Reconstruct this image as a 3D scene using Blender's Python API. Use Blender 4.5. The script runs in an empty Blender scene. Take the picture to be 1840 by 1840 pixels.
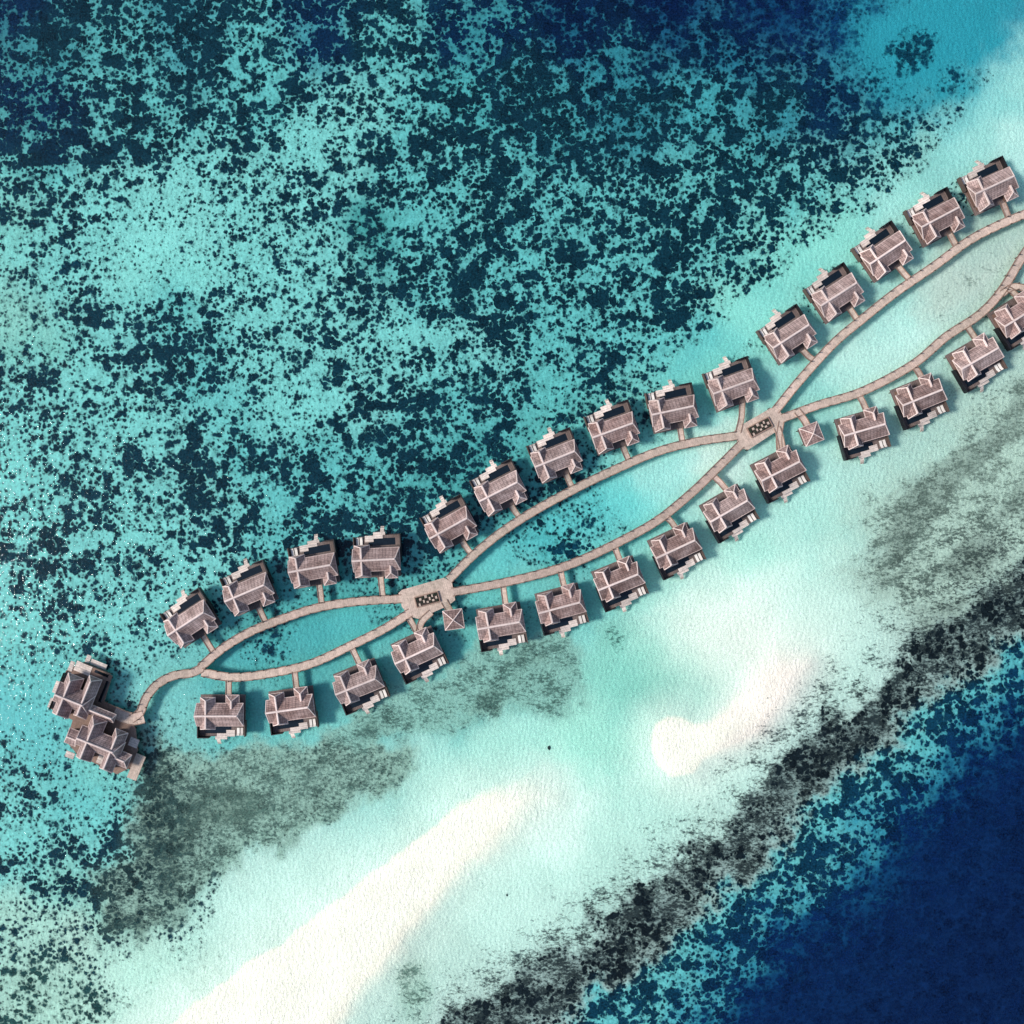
import bpy, math, random
import numpy as np
from mathutils import Vector, Matrix
random.seed(7)
S=0.15; CAMH=280.0
ILLUM=np.array([0.88,0.98,1.06])
scene=bpy.context.scene
col=scene.collection
def P(px,py,z=0.0):
    k=(1-z/CAMH)*S
    return ((px-920)*k,(920-py)*k)
def lin(c):
    out=[]
    for v in c:
        v=v/255.0
        out.append(v/12.92 if v<=0.04045 else ((v+0.055)/1.055)**2.4)
    return out
# ------------------------------------------------------------------ noise helper
def vnoise(x,y,cell,seed):
    r=np.random.RandomState(seed); T=r.rand(257,257)
    u=x/cell+5000.37; v=y/cell+5000.71
    iu=np.floor(u).astype(int); iv=np.floor(v).astype(int)
    fu=u-iu; fv=v-iv
    fu=fu*fu*(3-2*fu); fv=fv*fv*(3-2*fv)
    a=T[iu%256,iv%256]; b=T[(iu+1)%256,iv%256]; c=T[iu%256,(iv+1)%256]; d=T[(iu+1)%256,(iv+1)%256]
    return (a*(1-fu)+b*fu)*(1-fv)+(c*(1-fu)+d*fu)*fv
def fbm(x,y,cell,seed,o=4):
    t=0;w=1;s=0
    for i in range(o):
        t=t+w*vnoise(x,y,cell/(2**i),seed+i); s+=w; w*=0.55
    return t/s-0.5
# ------------------------------------------------------------------ materials
def newmat(name):
    m=bpy.data.materials.new(name); m.use_nodes=True
    nt=m.node_tree; b=nt.nodes['Principled BSDF']
    return m,nt,b
class NT:
    def __init__(s,nt): s.nt=nt
    def n(s,t,**k):
        nd=s.nt.nodes.new(t)
        for a,v in k.items(): setattr(nd,a,v)
        return nd
    def l(s,a,b): s.nt.links.new(a,b)
    def math(s,op,a,b=None,c=None,clamp=False):
        nd=s.n('ShaderNodeMath',operation=op); nd.use_clamp=clamp
        for i,v in enumerate((a,b,c)):
            if v is None: continue
            if isinstance(v,(int,float)): nd.inputs[i].default_value=v
            else: s.l(v,nd.inputs[i])
        return nd.outputs[0]
    def noise(s,vec,scale,detail=4,rough=0.55,dist=0.0,dim='3D'):
        nd=s.n('ShaderNodeTexNoise',noise_dimensions=dim); nd.inputs['Scale'].default_value=scale
        nd.inputs['Detail'].default_value=detail; nd.inputs['Roughness'].default_value=rough
        nd.inputs['Distortion'].default_value=dist
        if vec is not None: s.l(vec,nd.inputs['Vector'])
        return nd.outputs['Fac']
    def mix(s,f,a,b,blend='MIX'):
        nd=s.n('ShaderNodeMix',data_type='RGBA',blend_type=blend)
        if isinstance(f,(int,float)): nd.inputs[0].default_value=f
        else: s.l(f,nd.inputs[0])
        for i,v in ((6,a),(7,b)):
            if isinstance(v,(list,tuple)): nd.inputs[i].default_value=(v[0],v[1],v[2],1)
            else: s.l(v,nd.inputs[i])
        return nd.outputs[2]
    def scalecol(s,c,f):
        nd=s.n('ShaderNodeVectorMath',operation='SCALE')
        s.l(c,nd.inputs[0]); 
        if isinstance(f,(int,float)): nd.inputs['Scale'].default_value=f
        else: s.l(f,nd.inputs['Scale'])
        return nd.outputs[0]

def mat_simple(name,rgb,rough=0.8,var=0.25,scale=1.5,stripe=None,bump=0.3,sdark=0.6,rgb2=None,cellvar=0.22):
    """rgb in sRGB 0-255; stripe=(axis,period,width) board lines from the UV map"""
    m,nt,b=newmat(name); N=NT(nt)
    tc=N.n('ShaderNodeTexCoord')
    oi=N.n('ShaderNodeObjectInfo')
    geo=N.n('ShaderNodeNewGeometry')
    c=lin(rgb); c2=lin(rgb2) if rgb2 else c
    n1=N.noise(geo.outputs['Position'],scale,4,0.65)
    n2=N.noise(geo.outputs['Position'],scale*0.15,2,0.5)
    n3=N.noise(geo.outputs['Position'],scale*3.1,2,0.6)
    f=N.math('ADD',N.math('MULTIPLY',n1,0.8),N.math('ADD',N.math('MULTIPLY',n2,0.6),N.math('MULTIPLY',n3,0.6)))
    f=N.math('MULTIPLY_ADD',N.math('SUBTRACT',f,1.0),var*4,1.0)
    f=N.math('MULTIPLY',f,N.math('MULTIPLY_ADD',oi.outputs['Random'],0.3,0.85))
    h=n1
    if stripe:
        sep=N.n('ShaderNodeSeparateXYZ'); N.l(tc.outputs['UV'],sep.inputs[0])
        for ax,per,wd in stripe:
            q=N.math('FRACT',N.math('DIVIDE',sep.outputs[ax],per))
            g=N.math('GREATER_THAN',q,1-wd)
            f=N.math('MULTIPLY',f,N.math('SUBTRACT',1.0,N.math('MULTIPLY',g,1-sdark)))
            cell=N.math('FLOOR',N.math('DIVIDE',sep.outputs[ax],per))
            wn=N.n('ShaderNodeTexWhiteNoise',noise_dimensions='1D'); N.l(cell,wn.inputs['W'])
            f=N.math('MULTIPLY',f,N.math('MULTIPLY_ADD',wn.outputs['Value'],cellvar,1-cellvar/2))
            h=N.math('SUBTRACT',h,g)
    cm=N.math('FRACT',N.math('MULTIPLY',oi.outputs['Random'],7.31))
    cm=N.math('ADD',N.math('MULTIPLY',cm,0.6),N.math('MULTIPLY_ADD',n2,1.6,-0.6),clamp=True)
    base=N.mix(cm,c,c2)
    cc=N.scalecol(base,f)
    N.l(cc,b.inputs['Base Color'])
    b.inputs['Roughness'].default_value=rough
    bp=N.n('ShaderNodeBump'); bp.inputs['Strength'].default_value=bump; bp.inputs['Distance'].default_value=0.12
    N.l(h,bp.inputs['Height']); N.l(bp.outputs[0],b.inputs['Normal'])
    return m
M_roof=mat_simple('shingle_roof',(140,110,102),0.9,0.45,2.2,stripe=((1,0.55,0.25),(0,0.9,0.14)),bump=0.7,sdark=0.60,rgb2=(170,147,140))
M_roof2=mat_simple('pale_shingle_roof',(160,134,128),0.9,0.45,2.2,stripe=((1,0.55,0.25),(0,0.9,0.14)),bump=0.7,sdark=0.60,rgb2=(176,154,148))
M_ridge=mat_simple('ridge_cap_wood',(220,198,188),0.8,0.2,2)
M_wall=mat_simple('timber_wall',(112,84,72),0.8,0.2,2)
M_deck=mat_simple('deck_board',(112,96,90),0.8,0.35,1.5,stripe=((0,0.45,0.2),),sdark=0.6)
M_pale=mat_simple('pale_deck_board',(212,196,184),0.8,0.35,1.5,stripe=((1,0.6,0.2),),sdark=0.7)
M_walk=mat_simple('boardwalk_plank',(202,182,163),0.85,0.34,1.2,stripe=((0,0.5,0.2),(0,1.1,0.1)),sdark=0.88,rgb2=(184,160,146),cellvar=0.12)
M_kerb=mat_simple('boardwalk_edge',(136,110,96),0.85,0.35,1.5)
M_stilt=mat_simple('stilt_timber',(84,68,60),0.85,0.2,2)
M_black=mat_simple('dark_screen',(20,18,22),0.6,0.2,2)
M_cush=mat_simple('cushion_fabric',(226,218,208),0.9,0.08,3)
M_soil=mat_simple('planter_soil',(62,52,46),0.95,0.4,3)
M_leaf=mat_simple('shrub_leaf',(42,52,36),0.7,0.4,4)
M_rock=mat_simple('coral_rock',(14,34,40),0.9,0.4,2)
def mat_glass(name,rgb,rough=0.08):
    m,nt,b=newmat(name); N=NT(nt); c=lin(rgb)
    geo=N.n('ShaderNodeNewGeometry')
    n=N.noise(geo.outputs['Position'],1.4,3,0.6)
    rg=N.n('ShaderNodeRGB'); rg.outputs[0].default_value=(c[0],c[1],c[2],1)
    N.l(N.scalecol(rg.outputs[0],N.math('MULTIPLY_ADD',n,1.0,0.5)),b.inputs['Base Color'])
    b.inputs['Roughness'].default_value=rough
    bp=N.n('ShaderNodeBump'); bp.inputs['Strength'].default_value=0.2; bp.inputs['Distance'].default_value=0.05
    N.l(n,bp.inputs['Height']); N.l(bp.outputs[0],b.inputs['Normal'])
    return m
M_pool=mat_glass('pool_water',(16,27,35))
M_glass=mat_glass('window_glass',(30,40,46),0.05)

# ------------------------------------------------------------------ mesh builder
class MB:
    def __init__(s): s.v=[];s.f=[];s.uv=[];s.mi=[]
    def face(s,pts,uvs=None,mi=0):
        i=len(s.v); s.v+= [tuple(p) for p in pts]; s.f.append(tuple(range(i,i+len(pts))))
        if uvs is None:
            o=Vector(pts[0]); e=(Vector(pts[1])-o).normalized()
            nn=(Vector(pts[1])-o).cross(Vector(pts[2])-o).normalized(); g=nn.cross(e)
            uvs=[((Vector(p)-o).dot(e),(Vector(p)-o).dot(g)) for p in pts]
        s.uv+=list(uvs); s.mi.append(mi)
    def box(s,x0,x1,y0,y1,z0,z1,mi=0):
        a=[(x0,y0),(x1,y0),(x1,y1),(x0,y1)]
        s.face([(x,y,z1) for x,y in a],[(x,y) for x,y in a],mi)
        s.face([(x,y,z0) for x,y in a[::-1]],[(x,y) for x,y in a[::-1]],mi)
        for k in range(4):
            p,q=a[k],a[(k+1)%4]
            s.face([(p[0],p[1],z0),(q[0],q[1],z0),(q[0],q[1],z1),(p[0],p[1],z1)],None,mi)
    def poly(s,pts,z0,z1,mi=0,ang=0):
        ca,sa=math.cos(ang),math.sin(ang)
        uvf=lambda p:(p[0]*ca+p[1]*sa,-p[0]*sa+p[1]*ca)
        s.face([(x,y,z1) for x,y in pts],[uvf(p) for p in pts],mi)
        s.face([(x,y,z0) for x,y in pts[::-1]],[uvf(p) for p in pts[::-1]],mi)
        n=len(pts)
        for k in range(n):
            p,q=pts[k],pts[(k+1)%n]
            s.face([(p[0],p[1],z0),(q[0],q[1],z0),(q[0],q[1],z1),(p[0],p[1],z1)],None,mi)
    def cyl(s,cx,cy,r,z0,z1,n=8,r2=None,mi=0):
        r2=r if r2 is None else r2
        A=[(cx+r*math.cos(6.28318*k/n),cy+r*math.sin(6.28318*k/n),z0) for k in range(n)]
        B=[(cx+r2*math.cos(6.28318*k/n),cy+r2*math.sin(6.28318*k/n),z1) for k in range(n)]
        for k in range(n): s.face([A[k],A[(k+1)%n],B[(k+1)%n],B[k]],None,mi)
        s.face(B,None,mi); s.face(A[::-1],None,mi)
    def beam(s,p,q,w=0.16,h=0.12,mi=0):
        p=Vector(p);q=Vector(q);d=(q-p).normalized()
        sd=d.cross(Vector((0,0,1)))
        if sd.length<1e-4: sd=Vector((1,0,0))
        sd=sd.normalized()*w; up=Vector((0,0,h))
        c=[p-sd-up,p+sd-up,p+sd*0.6+up,p-sd*0.6+up]; e=[q-sd-up,q+sd-up,q+sd*0.6+up,q-sd*0.6+up]
        for k in range(4): s.face([c[k],c[(k+1)%4],e[(k+1)%4],e[k]],None,mi)
        s.face(c[::-1],None,mi); s.face(e,None,mi)
    def mesh(s,name,mats):
        me=bpy.data.meshes.new(name); me.from_pydata(s.v,[],s.f)
        uv=me.uv_layers.new(name='UVMap')
        uv.data.foreach_set('uv',np.array(s.uv,dtype=np.float32).ravel())
        for m in mats: me.materials.append(m)
        me.polygons.foreach_set('material_index',s.mi)
        me.update(); return me
def obj(name,me,parent=None,loc=(0,0,0),rot=0.0,**props):
    o=bpy.data.objects.new(name,me); col.objects.link(o)
    o.location=loc; o.rotation_euler=(0,0,rot)
    if parent is not None: o.parent=parent
    for k,v in props.items(): o[k]=v
    return o
def roof(mb,cap,x0,x1,y0,y1,ez,rz,axis='x',h0=0.0,h1=0.0,ro=0.0,thick=0.22):
    """sloped roof; ridge along axis, h0/h1 hip insets at the two ends, ro ridge offset"""
    if axis=='x':
        ym=(y0+y1)/2+ro
        R0=(x0+h0,ym,rz); R1=(x1-h1,ym,rz)
        c=[(x0,y0,ez),(x1,y0,ez),(x1,y1,ez),(x0,y1,ez)]
        F=[[c[0],c[1],R1,R0],[c[2],c[3],R0,R1],[c[1],c[2],R1],[c[3],c[0],R0]]
    else:
        xm=(x0+x1)/2+ro
        R0=(xm,y0+h0,rz); R1=(xm,y1-h1,rz)
        c=[(x0,y0,ez),(x1,y0,ez),(x1,y1,ez),(x0,y1,ez)]
        F=[[c[1],c[2],R1,R0],[c[3],c[0],R0,R1],[c[0],c[1],R0],[c[2],c[3],R1]]
    for f in F: mb.face(f)
    lo=[(p[0],p[1],ez-thick) for p in c]
    for k in range(4): mb.face([lo[k],lo[(k+1)%4],c[(k+1)%4],c[k]])
    mb.face(lo[::-1])
    if (Vector(R0)-Vector(R1)).length>0.3: cap.beam(R0,R1,0.28,0.13)
    ends=[(R0,(c[0],c[3]) if axis=='x' else (c[0],c[1])),(R1,(c[1],c[2]) if axis=='x' else (c[3],c[2]))]
    for R,(a,b) in ends:
        for q in (a,b): cap.beam(R,q,0.14,0.1)
    for k in range(4): 
        cap.beam(c[k],c[(k+1)%4],0.06,0.09)

# ------------------------------------------------------------------ villa prototype
ZD=1.5
def build_villa(sgn,loc,rot,props,wallsx):
    """sgn=+1: terrace towards +y ; -1 towards -y. wallsx: x side of the dark screen"""
    root=bpy.data.objects.new('water_villa',None); col.objects.link(root)
    root.location=loc; root.rotation_euler=(0,0,rot)
    for k,v in props.items(): root[k]=v
    Y=lambda a,b:(min(a*sgn,b*sgn),max(a*sgn,b*sgn))
    X=lambda a,b:(min(a*wallsx,b*wallsx),max(a*wallsx,b*wallsx))
    rm=MB();cap=MB()
    y0,y1=Y(-3.1,3.0); roof(rm,cap,-6.2,6.2,y0,y1,4.3,6.7,'x',0.0,1.2,0)
    y0,y1=Y(-4.6,3.9)
    if sgn>0: roof(rm,cap,-5.9,-1.7,y0,y1,4.2,6.4,'y',0.6,0.6,0)
    else:     roof(rm,cap,-5.3,-1.3,y0,y1,4.2,6.4,'y',0.6,0.6,0)
    y0,y1=Y(-5.2,-1.6); roof(rm,cap,2.0,5.4,y0,y1,3.9,5.5,'y',1.5,0.2,0) if sgn>0 else roof(rm,cap,1.4,5.0,y0,y1,3.9,5.5,'y',0.2,1.5,0)
    r=obj('roof',rm.mesh('villa_roof',[M_roof]),root)
    obj('ridge_cap',cap.mesh('villa_ridge_cap',[M_ridge]),r)
    w=MB()
    for a,b,c,d in ((-5.6,5.6,-2.6,2.5),(-5.1,-2.2,-4.0,3.3),(2.5,4.7,-4.6,-2.6)):
        c,d=Y(c,d); w.box(a,b,c,d,ZD,4.1)
    obj('wall',w.mesh('villa_wall',[M_wall]),root)
    for wx in (0.4,3.2):
        g=MB(); yy=2.5*sgn; g.box(wx-1.1,wx+1.1,min(yy,yy+0.04*sgn),max(yy,yy+0.04*sgn),ZD+0.1,3.8)
        obj('glass_door',g.mesh('villa_glass_door',[M_glass]),root)
    g=MB(); yy=-4.6*sgn; g.box(3.1,4.1,min(yy,yy-0.05*sgn),max(yy,yy-0.05*sgn),ZD,3.6)
    obj('door',g.mesh('villa_door',[M_stilt]),root)
    d=MB()
    y0,y1=Y(-4.9,3.2); d.box(-6.0,6.0,y0,y1,ZD-0.3,ZD)
    y0,y1=Y(3.2,3.6); d.box(-6.0,6.0,y0,y1,ZD-0.3,ZD)
    xa,xb=X(1.6-3.9,-6.0); y0,y1=Y(3.6,6.1); d.box(xa,xb,y0,y1,ZD-0.3,ZD)
    y0,y1=Y(5.5,6.3); xa,xb=X(-2.3,6.2); d.box(xa,xb,y0,y1,ZD-0.3,ZD)
    obj('deck',d.mesh('villa_deck',[M_deck]),root)
    p=MB(); xa,xb=X(-2.3,4.9); y0,y1=Y(3.6,5.5); p.box(xa,xb,y0,y1,ZD-1.0,ZD-0.12)
    obj('plunge_pool',p.mesh('villa_pool',[M_pool]),root)
    p=MB(); xa,xb=X(4.9,6.2); y0,y1=Y(3.6,5.5); p.box(xa,xb,y0,y1,ZD-0.3,ZD-0.02)
    obj('side_deck',p.mesh('villa_side_deck',[M_deck]),root)
    p=MB()
    xa,xb=X(-1.0,2.2); y0,y1=Y(6.32,7.2); p.box(xa,xb,y0,y1,ZD-0.7,ZD-0.4)
    y0,y1=Y(5.45,6.32); xa,xb=X(-0.9,1.6); p.box(xa,xb,y0,y1,ZD-0.5,ZD+0.13)
    y0,y1=Y(4.6,6.3); xa,xb=X(-3.2,-0.91); p.box(xa,xb,y0,y1,ZD+0.02,ZD+0.14)
    obj('terrace',p.mesh('villa_terrace',[M_pale]),root)
    st=MB()
    for k in range(5):
        y0,y1=Y(7.22+0.3*k,7.5+0.3*k); xa,xb=X(0.9,1.9); st.box(xa,xb,y0,y1,ZD-0.75-0.28*k,ZD-0.67-0.28*k)
    obj('stairs',st.mesh('villa_stairs',[M_pale]),root)
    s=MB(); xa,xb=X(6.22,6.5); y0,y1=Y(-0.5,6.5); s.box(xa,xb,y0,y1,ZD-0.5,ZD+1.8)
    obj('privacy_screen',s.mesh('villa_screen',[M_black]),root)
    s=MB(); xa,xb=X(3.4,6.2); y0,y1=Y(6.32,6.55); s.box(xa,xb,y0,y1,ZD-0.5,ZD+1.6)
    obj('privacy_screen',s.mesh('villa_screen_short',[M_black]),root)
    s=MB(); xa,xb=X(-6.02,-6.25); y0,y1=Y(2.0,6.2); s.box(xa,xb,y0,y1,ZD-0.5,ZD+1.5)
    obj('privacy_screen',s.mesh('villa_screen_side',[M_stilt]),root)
    lm=MB(); lm.box(-0.35,0.35,-0.95,0.5,0.25,0.4); lm.face([(-0.35,0.5,0.4),(0.35,0.5,0.4),(0.35,1.05,0.8),(-0.35,1.05,0.8)])
    lm.face([(-0.35,1.05,0.76),(0.35,1.05,0.76),(0.35,0.5,0.36),(-0.35,0.5,0.36)])
    for a in (-0.3,0.3):
        for b in (-0.85,0.4): lm.box(a-0.04,a+0.04,b-0.04,b+0.04,0,0.25)
    me=lm.mesh('lounger',[M_cush])
    for k in (0,1):
        obj('sun_lounger',me,root,((-4.2-0.95*k)*wallsx,4.9*sgn,ZD),0 if sgn>0 else math.pi)
    sm=MB(); sm.cyl(0,0,0.14,-2.6,ZD-0.3,8); me=sm.mesh('stilt',[M_stilt])
    for a in (-5.3,-1.8,1.8,5.3):
        for b in (-4.2,0,5.8): obj('stilt',me,root,(a,b*sgn,0))
    sm=MB()
    for b in (-4.2,0,5.6):
        sm.box(-5.9,5.9,b*sgn-0.12,b*sgn+0.12,ZD-0.62,ZD-0.31)
    obj('support_beam',sm.mesh('villa_support_beam',[M_stilt]),root)
    return root
def copy_tree(root,loc,rot,props):
    new=root.copy(); col.objects.link(new); new.location=loc; new.rotation_euler=(0,0,rot)
    for k,v in props.items(): new[k]=v
    def rec(o,n):
        for c in list(o.children):
            if c.name in newnames: continue
            k=c.copy(); k.parent=n; col.objects.link(k); newnames.add(k.name); rec(c,k)
    newnames=set(); rec(root,new)
    return new
UP=[(342,1117,33),(447,1063,23),(563,1020,10),(677,1005,3),(810,947,29),(899,882,27),(1000,824,22),(1103,773,20),(1210,738,12),(1318,695,20),
    (1420,605,33),(1505,530,33),(1592,455,34),(1686,393,28),(1783,336,25)]
LO=[(396,1284,0),(523,1273,8),(645,1230,22),(750,1173,25),(900,1122,10),(1008,1090,15),(1113,1044,22),(1215,985,25),(1310,917,30),
    (1402,846,27),(1552,773,16),(1655,715,22),(1757,645,30),(1833,568,32)]
GR='overwater villas along the boardwalk'
protoU=protoL=None
for i,(px,py,a) in enumerate(UP):
    x,y=P(px,py,4.0); pr=dict(label='brown shingle roofed villa on stilts over water facing coral reef',category='villa',group=GR)
    if protoU is None: protoU=build_villa(1,(x,y,0),math.radians(a),pr,1)
    else: copy_tree(protoU,(x,y,0),math.radians(a),pr)
for i,(px,py,a) in enumerate(LO):
    x,y=P(px,py,4.0); pr=dict(label='brown shingle roofed villa on stilts over water facing sandbars',category='villa',group=GR)
    if protoL is None: protoL=build_villa(-1,(x,y,0),math.radians(a),pr,-1)
    else: copy_tree(protoL,(x,y,0),math.radians(a),pr)

# ------------------------------------------------------------------ boardwalks
def catmull(pts,step=1.0):
    p=[Vector((a,b)) for a,b in pts]; p=[2*p[0]-p[1]]+p+[2*p[-1]-p[-2]]
    out=[]
    for i in range(1,len(p)-2):
        n=max(2,int((p[i+1]-p[i]).length/step))
        for k in range(n):
            t=k/n; a,b,c,d=p[i-1],p[i],p[i+1],p[i+2]
            out.append(0.5*((2*b)+(c-a)*t+(2*a-5*b+4*c-d)*t*t+(3*b-a-3*c+d)*t**3))
    out.append(p[-2]); return out
def boardwalk(pxpts,width,zt,name='boardwalk',stilts=True,posts=True,label=None):
    c=catmull([P(a,b,zt) for a,b in pxpts]); n=len(c); mb=MB()
    nor=[]
    for i in range(n):
        d=(c[min(i+1,n-1)]-c[max(i-1,0)]).normalized(); nor.append(Vector((-d.y,d.x)))
    L=0; Ls=[0]
    for i in range(1,n): L+=(c[i]-c[i-1]).length; Ls.append(L)
    h=width/2
    def strip(o0,o1,z0,z1,mi):
        for i in range(n-1):
            a0=c[i]+nor[i]*o0;a1=c[i]+nor[i]*o1;b0=c[i+1]+nor[i+1]*o0;b1=c[i+1]+nor[i+1]*o1
            u0,u1=Ls[i],Ls[i+1]
            mb.face([(a0.x,a0.y,z1),(b0.x,b0.y,z1),(b1.x,b1.y,z1),(a1.x,a1.y,z1)],[(u0,o0),(u1,o0),(u1,o1),(u0,o1)],mi)
            mb.face([(a1.x,a1.y,z0),(b1.x,b1.y,z0),(b0.x,b0.y,z0),(a0.x,a0.y,z0)],[(u0,o1),(u1,o1),(u1,o0),(u0,o0)],mi)
            mb.face([(a0.x,a0.y,z0),(b0.x,b0.y,z0),(b0.x,b0.y,z1),(a0.x,a0.y,z1)],None,mi)
            mb.face([(b1.x,b1.y,z0),(a1.x,a1.y,z0),(a1.x,a1.y,z1),(b1.x,b1.y,z1)],None,mi)
    strip(-h,h,zt-0.25,zt,0)
    strip(h+0.003,h+0.22,zt-0.3,zt+0.16,1); strip(-h-0.22,-h-0.003,zt-0.3,zt+0.16,1)
    if posts:
        for i in range(1,n-1,3):
            for sd in (-1,1):
                q=c[i]+nor[i]*(h+0.11)*sd
                mb.box(q.x-0.12,q.x+0.12,q.y-0.12,q.y+0.12,zt+0.16,zt+1.0,2)
    if stilts:
        for i in range(1,n-1,5):
            for sd in (-1,1):
                q=c[i]+nor[i]*(h-0.3)*sd
                mb.cyl(q.x,q.y,0.13,-2.6,zt-0.25,6,mi=2)
    o=obj(name,mb.mesh(name,[M_walk,M_kerb,M_stilt]),None)
    o['kind']='structure'; o['category']='boardwalk'
    o['label']=label or 'weathered pale timber boardwalk on stilts over shallow water'
    return o
W=1.95
WA=[(236,1292),(252,1280),(262,1255),(282,1230),(312,1214),(345,1209),(362,1200)]
WB=[(360,1199),(400,1165),(450,1135),(510,1111),(570,1092),(640,1081),(722,1076)]
WC=[(362,1208),(420,1217),(490,1209),(560,1192),(630,1160),(690,1130),(738,1100)]
WD=[(806,1042),(850,998),(900,957),(960,918),(1030,880),(1100,846),(1180,812),(1250,794),(1325,783)]
WE=[(812,1064),(880,1052),(960,1034),(1030,1012),(1110,975),(1180,936),(1240,888),(1290,840),(1332,798)]
WF=[(1393,738),(1440,680),(1500,615),(1550,573),(1610,525),(1680,477),(1740,433),(1800,402),(1860,378),(1960,345)]
WG=[(1405,752),(1470,728),(1550,703),(1640,655),(1700,605),(1760,565),(1800,522),(1845,450),(1900,385)]
zs=1.40
for k,w in enumerate((WA,WB,WC,WD,WE,WF,WG)): boardwalk(w,W,zs+0.005*k)
boardwalk([(1800,528),(1822,515),(1850,520)],1.5,1.45)
walkpx=[np.array([(v.x,v.y) for v in catmull(w,8)]) for w in (WA,WB,WC,WD,WE,WF,WG)]
def stub(px,py,ang,sgn,lx):
    a=math.radians(ang)
    f=lambda X,Yy:(px+(X*math.cos(a)-Yy*math.sin(a))/S, py-(X*math.sin(a)+Yy*math.cos(a))/S)
    s=f(lx,-4.7*sgn); s2=f(lx,-6.0*sgn)
    best=min((np.hypot(w[:,0]-s2[0],w[:,1]-s2[1]).min(),k) for k,w in enumerate(walkpx))
    w=walkpx[best[1]]; q=w[np.hypot(w[:,0]-s2[0],w[:,1]-s2[1]).argmin()]
    d=np.array([q[0]-s2[0],q[1]-s2[1]]); L=np.linalg.norm(d)
    e=(q[0]-d[0]/max(L,1e-3)*6,q[1]-d[1]/max(L,1e-3)*6)
    boardwalk([s,((s2[0]*0.6+e[0]*0.4),(s2[1]*0.6+e[1]*0.4)),e],1.2,1.455,'villa_walkway',stilts=False,posts=False,label='short timber walkway joining a villa to the boardwalk')
for (px,py,a) in UP: stub(px,py,a,1,0.8)
for (px,py,a) in LO:
    stub(px,py,a,-1,2.2)
def junction(pts,ang,cx,cy):
    mb=MB(); w=[P(a,b,1.46) for a,b in pts]; mb.poly(w,1.2,1.47,0,ang)
    for a,b in w[::2]: mb.cyl(a*0.999,b*0.999,0.15,-2.6,1.2,6,mi=2)
    o=obj('boardwalk_square',mb.mesh('boardwalk_square',[M_walk,M_kerb,M_stilt]))
    o['kind']='structure'; o['category']='boardwalk'; o['label']='wide pale timber junction platform where boardwalks meet'
    x,y=P(cx,cy,1.5)
    root=bpy.data.objects.new('planter',None); col.objects.link(root); root.location=(x,y,1.47); root.rotation_euler=(0,0,ang)
    root['label']='long timber planter bench with low shrubs on boardwalk platform'; root['category']='planter'; root['group']='planters on boardwalk platforms'
    f=MB(); f.box(-3.3,3.3,-1.5,-1.25,0,0.5); f.box(-3.3,3.3,1.25,1.5,0,0.5); f.box(-3.3,-3.05,-1.25,1.25,0,0.5); f.box(3.05,3.3,-1.25,1.25,0,0.5)
    obj('frame',f.mesh('planter_frame',[M_kerb]),root)
    f=MB(); f.box(-3.05,3.05,-1.25,1.25,0.003,0.3); obj('soil',f.mesh('planter_soil',[M_soil]),root)
    for (a,b,c,e) in ((-2.5,-2.1,-1.25,-0.5),(-2.1,-1.5,0.2,0.8),(-1.2,-0.8,-0.6,0.1),(-0.6,0.1,0.5,1.25),(-0.3,0.2,-0.9,-0.4),(0.5,0.9,-0.3,0.5),(1.2,1.8,-0.8,-0.3),(1.3,1.7,0.3,1.0),(2.2,2.7,-0.4,0.3)):
        f=MB(); f.box(a,b,c,e,0.303,0.5); obj('bench_seat',f.mesh('planter_bench_seat',[M_walk]),root)
    r=random.Random(cx)
    for k,(sx,sy) in enumerate(((-2.65,0.1),(-1.6,-0.4),(-0.4,0.1),(0.7,-0.8),(1.2,0.0),(2.75,0.8),(2.5,-0.8),(-2.6,0.9),(2.1,0.8),(0.7,0.9),(-1.1,0.8))):
        f=MB(); R=r.uniform(0.22,0.42)
        for j in range(90):
            th=r.uniform(0,6.28); ph=r.uniform(0.1,1.5); rr=R*r.uniform(0.5,1)
            c=Vector((rr*math.cos(th)*math.sin(ph),rr*math.sin(th)*math.sin(ph),rr*math.cos(ph)*1.1))
            u=Vector((r.uniform(-1,1),r.uniform(-1,1),r.uniform(-.5,.5))).normalized()*0.13; v=u.cross(Vector((r.uniform(-1,1),r.uniform(-1,1),1))).normalized()*0.07
            f.face([c-u,c+v,c+u,c-v])
        obj('shrub',f.mesh('shrub',[M_leaf]),root,(sx,sy,0.3))
junction([(716,1066),(722,1060),(798,1038),(812,1046),(818,1078),(806,1088),(752,1112),(736,1108),(722,1090)],math.radians(15),768,1077)
junction([(1318,776),(1325,768),(1385,733),(1400,736),(1412,756),(1400,772),(1345,808),(1330,806)],math.radians(28),1365,768)

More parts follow.
